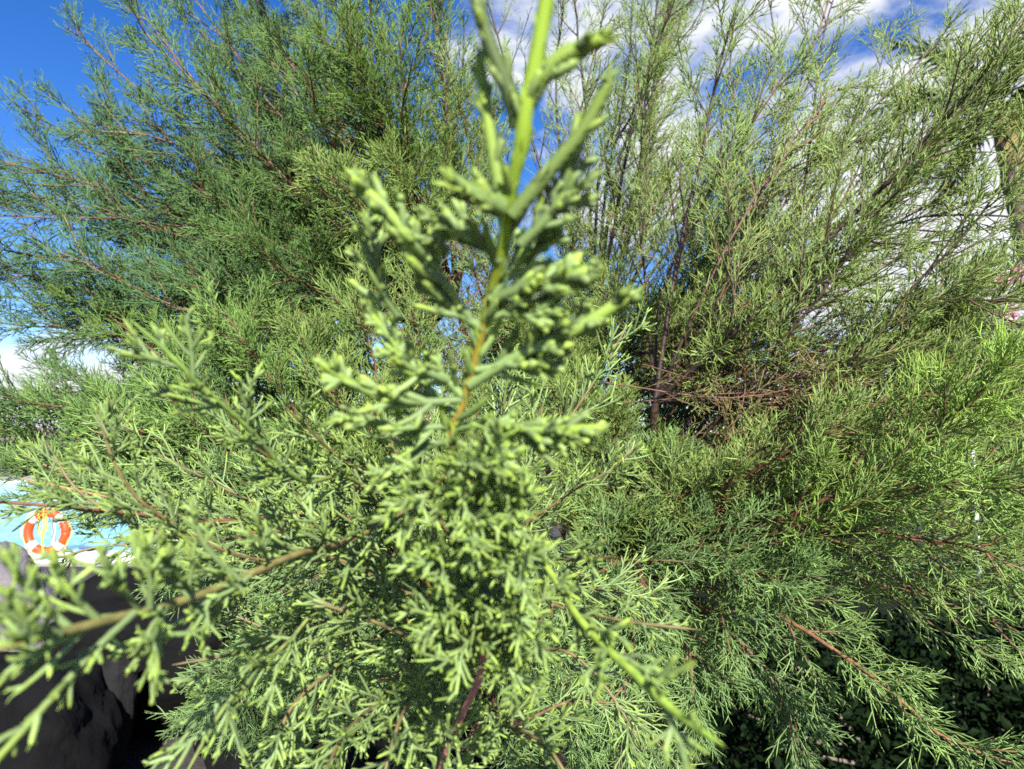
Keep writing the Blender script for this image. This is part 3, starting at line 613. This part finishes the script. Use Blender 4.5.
rock('boulder', at(-55, 655, 3.2), .5, 3, greyrock, 'pale lavender grey boulder at the left edge in front of the pool', (1.0, .8, 1.1))
rock('boulder', at(168, 655, 3.7), .72, 11, shade_basalt, 'big shade-darkened boulder right of the pale grey boulder', (1.1, .8, 1.0), .4)
rock('boulder', at(45, 745, 2.75), .55, 9, shade_basalt, 'low shade-darkened boulder in the bottom left corner', (1.1, .7, .85), 2.0)
rock('boulder', at(112, 672, 2.95), .10, 21, ashrock, 'small dark grey stone wedged among the shade-darkened boulders at the left', (1, .8, .9), .2)
rock('boulder', (-.65, 3.4, .25), .8, 5, shade_basalt, 'shade-darkened boulder behind the lower centre of the shrub', (1.1, .8, .85), 1.1)
rock('boulder', (1.2, 3.9, .2), 1.0, 15, shade_basalt, 'broad shade-darkened boulder behind the drooping right bough', (1.5, .7, .85), .1)

# ------------------------------------------------------------------ lifebuoy on its post by the pool
LB = at(47, 532, 8.55)
lroot = empty('lifebuoy', LB)
tag(lroot, 'orange and white lifebuoy with yellow rope hanging at the pool edge', 'lifebuoy')
R0, r0 = .235, .052
def torus_arc(a0, a1, R, r, name, mat, parent, nseg=14, grow_=0.0):
    bm = bmesh.new(); rings = []
    for i in range(nseg + 1):
        a = a0 + (a1 - a0) * i / nseg; ring = []
        for j in range(14):
            b = j * 2 * math.pi / 14; q = R + (r + grow_) * math.cos(b)
            ring.append(bm.verts.new((q * math.cos(a), (r + grow_) * math.sin(b), q * math.sin(a))))
        rings.append(ring)
    for i in range(nseg):
        for j in range(14): bm.faces.new([rings[i][j], rings[i][(j + 1) % 14], rings[i + 1][(j + 1) % 14], rings[i + 1][j]])
    bm.faces.new(rings[0]); bm.faces.new(rings[-1][::-1])
    bmesh.ops.recalc_face_normals(bm, faces=bm.faces)
    return frombm(name, bm, mat, parent, True)
orange = plain('orange_foam', (.62, .06, .01), .45, 8, (.55, .05, .01)); white = plain('white_foam', (.60, .60, .58), .5)
ylw = plain('yellow_rope', (.75, .52, .03), .7, 60, (.62, .40, .03))
torus_arc(0, 2 * math.pi - .0001, R0, r0, 'ring', orange, lroot, 64)
for k in range(4):
    a = math.radians(45 + 90 * k); torus_arc(a - .19, a + .19, R0, r0, 'white_band', white, lroot, 8, .004)
def tube_obj(name, pts, r, mat, parent, col=(.5, .4, .05), n=24, sides=8):
    t = Tubes(); P = spline(pts, n)[None]; t.add(P, np.full((1, n), r), sides, np.zeros((1, n, 3)) + np.array(col))
    return t.build(name, mat, parent)
tube_obj('rope', [(-.01, -.075, R0 + .07), (.01, -.08, .1), (0, -.08, -.05), (.03, -.09, -R0), (.06, -.08, -R0 - .09)], .011, ylw, lroot)
tube_obj('rope', [(-.07, -.075, R0 + .02), (-.05, -.08, .12), (-.045, -.08, .02), (.0, -.09, -.04), (.045, -.08, .08), (.03, -.08, R0)], .009, ylw, lroot)
gp = [(math.cos(a) * (R0 + r0 + (.035 if k % 2 else .004)), -.01, math.sin(a) * (R0 + r0 + (.035 if k % 2 else .004))) for k, a in enumerate(np.linspace(.4, 2 * math.pi + .4, 17))]
tube_obj('grab_line', gp, .006, ylw, lroot, n=96, sides=6)
post = empty('lifebuoy_post', (LB[0], LB[1] + .13, 0)); tag(post, 'slim white post carrying the orange lifebuoy', 'post')
bm = bmesh.new(); bmesh.ops.create_cone(bm, segments=20, radius1=.022, radius2=.022, depth=LB[2] + .43, cap_ends=True)
for v in bm.verts: v.co.z += (LB[2] + .43) / 2
frombm('upright', bm, white, post, True)
bm = bmesh.new(); box(bm, -.07, .07, -.07, .07, .004, .02); frombm('foot_plate', bm, white, post)
tube_obj('hook', [(0, 0, LB[2] + .40), (0, -.07, LB[2] + .40), (0, -.12, LB[2] + .385), (0, -.13, LB[2] + .41)], .008, white, post, n=12)

# ------------------------------------------------------------------ leafy things behind
def leaf_cloud(name, centers, rad, count, lsize, mat, parent, wide=.5, bias=None):
    """scattered pointed leaf faces in blobs"""
    V = []; Fc = []
    for c, rd, m in zip(centers, rad, count):
        d = nrm(rng.normal(size=(m, 3))); rr = rng.random((m, 1)) ** .45
        X = np.array(c) + d * rr * np.array(rd)
        ax = nrm(d * .6 + rng.normal(size=(m, 3)) * .7 + np.array([0, 0, .2])); sd = nrm(np.cross(ax, rng.normal(size=(m, 3)))); nr = np.cross(ax, sd)
        l = lsize * (.6 + .8 * rng.random((m, 1))); w = l * wide * .5
        b0 = len(V) and sum(len(v) for v in V) or 0
        q = np.stack([X, X + ax * l * .45 + sd * w + nr * w * .25, X + ax * l, X + ax * l * .45 - sd * w + nr * w * .25, ], 1)
        V.append(q.reshape(-1, 3)); Fc.append(np.arange(m * 4).reshape(m, 4) + b0)
    V = np.concatenate(V); Fc = np.concatenate(Fc)
    me = bpy.data.meshes.new(name); me.from_pydata(V.tolist(), [], Fc.tolist()); me.update()
    return link(name, me, parent, mat)
darkleaf = plain('dark_leaf', (.003, .009, .003), .7, 20, (.007, .016, .004), spec=.06, trans=.1)  # leaf green lowered to near black to hold the shade
midleaf = plain('mid_leaf', (.05, .10, .03), .45, 20, (.09, .14, .04), trans=.2)
pinkp = plain('pink_bract', (.72, .35, .50), .6, 30, (.8, .55, .68), trans=.3)
whitep = plain('white_petal', (.75, .72, .80), .6, 30, (.8, .78, .82), trans=.2)
barkm = plain('grey_bark', (.10, .08, .06), .9, 20, (.16, .13, .10), .01)
def bush(name, base, blobs, leafmat, lsize, n, label, cat='bush', flowers=None, fmat=None, fs=.03, nf=0, wide=.5):
    root = empty(name, base); tag(root, label, cat)
    flowers = [(c, r * .8, int(m * 1.6)) for c, r, m in flowers] if flowers else None
    t = Tubes()
    for c, rd in blobs:
        for k in range(6):
            e = np.array(c) + nrm(rng.normal(size=3)) * np.array(rd) * .7
            t.add(spline([(rng.normal() * .03, rng.normal() * .03, 0), (c[0] * .5, c[1] * .5, c[2] * .5), e], 12)[None], np.linspace(.018, .004, 12)[None], 6, wcol(1, 12, DARK, BROWN))
    t.build('stem', barkm, root)
    leaf_cloud('foliage', [c for c, _ in blobs], [r for _, r in blobs], [n] * len(blobs), lsize, leafmat, root, wide)
    if flowers:
        for (c, r, m) in flowers:
            leaf_cloud('flower_head', [c], [(r, r, r)], [m], fs, fmat, root, .8)
    return root
# hedge at the lower right, its deep shade put into the leaf colour
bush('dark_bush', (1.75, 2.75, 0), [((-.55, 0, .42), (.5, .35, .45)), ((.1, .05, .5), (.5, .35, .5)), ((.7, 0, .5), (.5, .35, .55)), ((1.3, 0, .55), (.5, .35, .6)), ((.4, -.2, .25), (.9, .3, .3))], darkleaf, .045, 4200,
     'glossy-leaved bush coloured dark for deep shade under the right boughs, with a few white blossoms',
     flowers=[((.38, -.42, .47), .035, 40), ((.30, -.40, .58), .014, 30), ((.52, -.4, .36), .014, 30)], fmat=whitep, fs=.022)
# flowering plant seen through the sprays at lower left of centre
fp = at(305, 618, 1.55)
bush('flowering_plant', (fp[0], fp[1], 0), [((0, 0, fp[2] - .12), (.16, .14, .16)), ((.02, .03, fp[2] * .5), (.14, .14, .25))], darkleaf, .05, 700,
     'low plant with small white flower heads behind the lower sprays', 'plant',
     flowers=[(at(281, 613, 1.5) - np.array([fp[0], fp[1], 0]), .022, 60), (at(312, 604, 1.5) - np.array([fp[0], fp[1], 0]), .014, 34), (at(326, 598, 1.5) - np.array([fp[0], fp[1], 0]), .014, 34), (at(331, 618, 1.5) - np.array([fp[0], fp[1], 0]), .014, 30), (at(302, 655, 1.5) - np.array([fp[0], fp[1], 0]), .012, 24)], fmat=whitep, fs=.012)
# pink bougainvillea at the right edge, far
bp = at(985, 300, 7.0)
bush('flowering_shrub', (bp[0], bp[1], 0), [((0, 0, 1.9), (.9, .6, .9)), ((.5, .2, 1.2), (1.0, .7, .9)), ((-.3, .1, .9), (.8, .6, .8))], midleaf, .10, 2600,
     'tall shrub with pink blossoms behind the right boughs', 'shrub',
     flowers=[((-.3 + .22 * i, -.6, bp[2] + rng.normal() * .09), .09, 60) for i in range(5)] + [((.6, -.6, bp[2] + .4), .1, 50), ((-.2, -.6, bp[2] - .25), .06, 30)], fmat=pinkp, fs=.065)
# blue striped parasol, closed canopy edge glimpsed through the boughs
sp = at(966, 335, 6.0)
par = empty('parasol', (sp[0], sp[1], 0)); tag(par, 'blue and white striped parasol half hidden by the right boughs', 'parasol')
sm_, nt, out = mat_new('striped_canvas'); p = N(nt, 'ShaderNodeBsdfPrincipled'); p.inputs['Roughness'].default_value = .8
tc = N(nt, 'ShaderNodeAttribute', attribute_name='col'); nt.links.new(tc.outputs['Color'], p.inputs['Base Color']); nt.links.new(p.outputs[0], out.inputs[0])
bm = bmesh.new(); cl = bm.loops.layers.float_color.new('col'); seg = 48; top = bm.verts.new((0, 0, sp[2] + .12)); ring = []; ring2 = []
for i in range(seg):
    a = i * 2 * math.pi / seg; s = .27 * (1 - .05 * (1 - abs(math.cos(a * 4))))
    ring.append(bm.verts.new((s * math.cos(a), s * math.sin(a), sp[2] - .06))); ring2.append(bm.verts.new((s * 1.01 * math.cos(a), s * 1.01 * math.sin(a), sp[2] - .17)))
for i in range(seg):
    j = (i + 1) % seg; c = (.05, .05, .28, 1) if (i // 1) % 3 else (.75, .75, .8, 1)
    for fc in (bm.faces.new([ring[i], ring[j], top]), bm.faces.new([ring2[i], ring2[j], ring[j], ring[i]])):
        for l in fc.loops: l[cl] = c
frombm('canopy', bm, sm_, par)
bm = bmesh.new(); bmesh.ops.create_cone(bm, segments=16, radius1=.02, radius2=.02, depth=sp[2] + .16, cap_ends=True)
for v in bm.verts: v.co.z += (sp[2] + .16) / 2
frombm('pole', bm, white, par, True)
bm = bmesh.new(); bmesh.ops.create_cone(bm, segments=28, radius1=.24, radius2=.2, depth=.09, cap_ends=True)
for v in bm.verts: v.co.z += .05
frombm('base', bm, ashrock, par)
for k in range(8):
    a = k * math.pi / 4; tube_obj('rib', [(0, 0, sp[2] + .10), (.6 * math.cos(a), .6 * math.sin(a), sp[2] - .075)], .005, white, par, n=4, sides=5)

# palm
def palm(base, crown, label, nfr=20, flen=1.9):
    root = empty('palm_tree', base); tag(root, label, 'palm tree')
    h = crown[2]; t = Tubes(); cr = np.array([crown[0] - base[0], crown[1] - base[1], h])
    P = spline([(0, 0, 0), cr * np.array([.3, .3, .45]), cr], 60)[None]
    t.add(P, (np.linspace(.16, .11, 60) * (1 + .08 * (np.arange(60) % 2)))[None], 14, wcol(1, 60, (.12, .09, .06), (.16, .12, .08), 0)); t.build('trunk', barkm, root)
    for k in range(nfr):
        a = k * 2.39996 + rng.random() * .3; el = math.radians(75 - 95 * (k / nfr)); L = flen * rng.uniform(.85, 1.1)
        d = np.array([math.cos(a) * math.cos(el), math.sin(a) * math.cos(el), math.sin(el)]); q = [cr]; n = 14
        for j in range(n):
            d = nrm(d + np.array([0, 0, -.085 - .02 * (k % 3)])); q.append(q[-1] + d * L / n)
        R = np.array(q)[None]; f = Tubes()
        dead = k > nfr - 4
        cc = (.26, .22, .07) if dead else (.05, .085, .03)
        f.add(R, np.linspace(.016, .004, n + 1)[None], 6, np.zeros((1, n + 1, 3)) + np.array([.12, .13, .05]))
        LF, tt, _ = grow(R, 64, .12, .995, (.36, .5), 50, n=5, curve=.4, up=(0, 0, -.35), wob=.05, planar=(0, 0, 1), jit=.2, prof=lambda t: np.sin(np.clip(t, .05, .97) * math.pi) ** .5)
        rr = np.array([[.011, .013, .011, .007, .001]]) * np.ones((len(LF), 1))
        f.add(LF, rr, 3, (np.array(cc) * (1 + rng.normal(size=(len(LF), 1, 1)) * .2)) * np.ones((1, 5, 1)))
        f.build('frond', FOL, root)
palm(tuple(at(1075, 560, 8.5) * np.array([1, 1, 0])), at(1000, 110, 8.0), 'tall palm tree with a few yellowing fronds behind the hazy right boughs', 22, 1.5)

# ------------------------------------------------------------------ light
SAZ, SEL = math.radians(168), math.radians(31)      # azimuth from +Y towards +X
sd = np.array([math.sin(SAZ) * math.cos(SEL), math.cos(SAZ) * math.cos(SEL), math.sin(SEL)])
ld = bpy.data.lights.new('sun', 'SUN'); ld.energy = 5.0; ld.angle = math.radians(.53); ld.color = (1, .95, .86)
lo = bpy.data.objects.new('sun', ld); COL.objects.link(lo); lo.rotation_euler = Vector(sd).to_track_quat('Z', 'Y').to_euler(); lo.location = (3, 3, 8)
w = bpy.data.worlds.new('World'); sc.world = w; w.use_nodes = True; nt = w.node_tree; nt.nodes.clear()
out = N(nt, 'ShaderNodeOutputWorld'); bg = N(nt, 'ShaderNodeBackground'); sky = N(nt, 'ShaderNodeTexSky', sky_type='NISHITA')
sky.sun_disc = False; sky.sun_elevation = SEL; sky.sun_rotation = SAZ; sky.air_density = .9; sky.dust_density = .3; sky.ozone_density = 2.5
bg.inputs['Strength'].default_value = .074
tc = N(nt, 'ShaderNodeTexCoord')
nz = N(nt, 'ShaderNodeTexNoise'); nz.inputs['Scale'].default_value = 3.2; nz.inputs['Detail'].default_value = 9; nz.inputs['Roughness'].default_value = .58; nz.inputs['Distortion'].default_value = .3
mp = N(nt, 'ShaderNodeMapping'); mp.inputs['Scale'].default_value = (1, 1, 1.9); mp.inputs['Location'].default_value = (.35, .2, .1)
nt.links.new(tc.outputs['Generated'], mp.inputs[0]); nt.links.new(mp.outputs[0], nz.inputs['Vector'])
acc = nz.outputs[0]
def blob(acc, x, y, c0, c1, amt):
    d = nrm(at(x, y, 1) - CAM); dp = N(nt, 'ShaderNodeVectorMath', operation='DOT_PRODUCT'); dp.inputs[1].default_value = tuple(d)
    nt.links.new(tc.outputs['Generated'], dp.inputs[0])
    m = N(nt, 'ShaderNodeMapRange'); m.inputs[1].default_value = math.cos(math.radians(c0)); m.inputs[2].default_value = math.cos(math.radians(c1)); m.inputs[3].default_value = 0; m.inputs[4].default_value = amt
    m.clamp = True; m.interpolation_type = 'SMOOTHSTEP'
    nt.links.new(dp.outputs['Value'], m.inputs[0]); a = N(nt, 'ShaderNodeMath', operation='ADD'); nt.links.new(acc, a.inputs[0]); nt.links.new(m.outputs[0], a.inputs[1]); return a.outputs[0]
acc = blob(acc, 850, 60, 24, 3, .17); acc = blob(acc, 980, 220, 16, 3, .12); acc = blob(acc, 0, 400, 13, 2, .26); acc = blob(acc, 520, 40, 9, 1, .16); acc = blob(acc, 610, 150, 9, 1, .14); acc = blob(acc, 60, 60, 22, 4, -.3)
mr = N(nt, 'ShaderNodeMapRange'); mr.inputs[1].default_value = .54; mr.inputs[2].default_value = .70; mr.clamp = True; mr.interpolation_type = 'SMOOTHSTEP'
nt.links.new(acc, mr.inputs[0])
mx = N(nt, 'ShaderNodeMix', data_type='RGBA'); nt.links.new(mr.outputs[0], mx.inputs[0]); hs = N(nt, 'ShaderNodeHueSaturation'); hs.inputs['Saturation'].default_value = 1.35; hs.inputs['Hue'].default_value = .515; nt.links.new(sky.outputs[0], hs.inputs['Color']); nt.links.new(hs.outputs[0], mx.inputs[6]); mx.inputs[7].default_value = (4.9, 5.0, 5.2, 1)
nt.links.new(mx.outputs[2], bg.inputs[0]); nt.links.new(bg.outputs[0], out.inputs[0])

sc.view_settings.view_transform = 'Standard'; sc.view_settings.look = 'None'; sc.view_settings.exposure = 1.5; sc.view_settings.gamma = 1
sc.view_settings.use_curve_mapping = False
try:
    sc.cycles.max_bounces = 8; sc.cycles.transparent_max_bounces = 8; sc.cycles.use_denoising = False
except Exception: pass
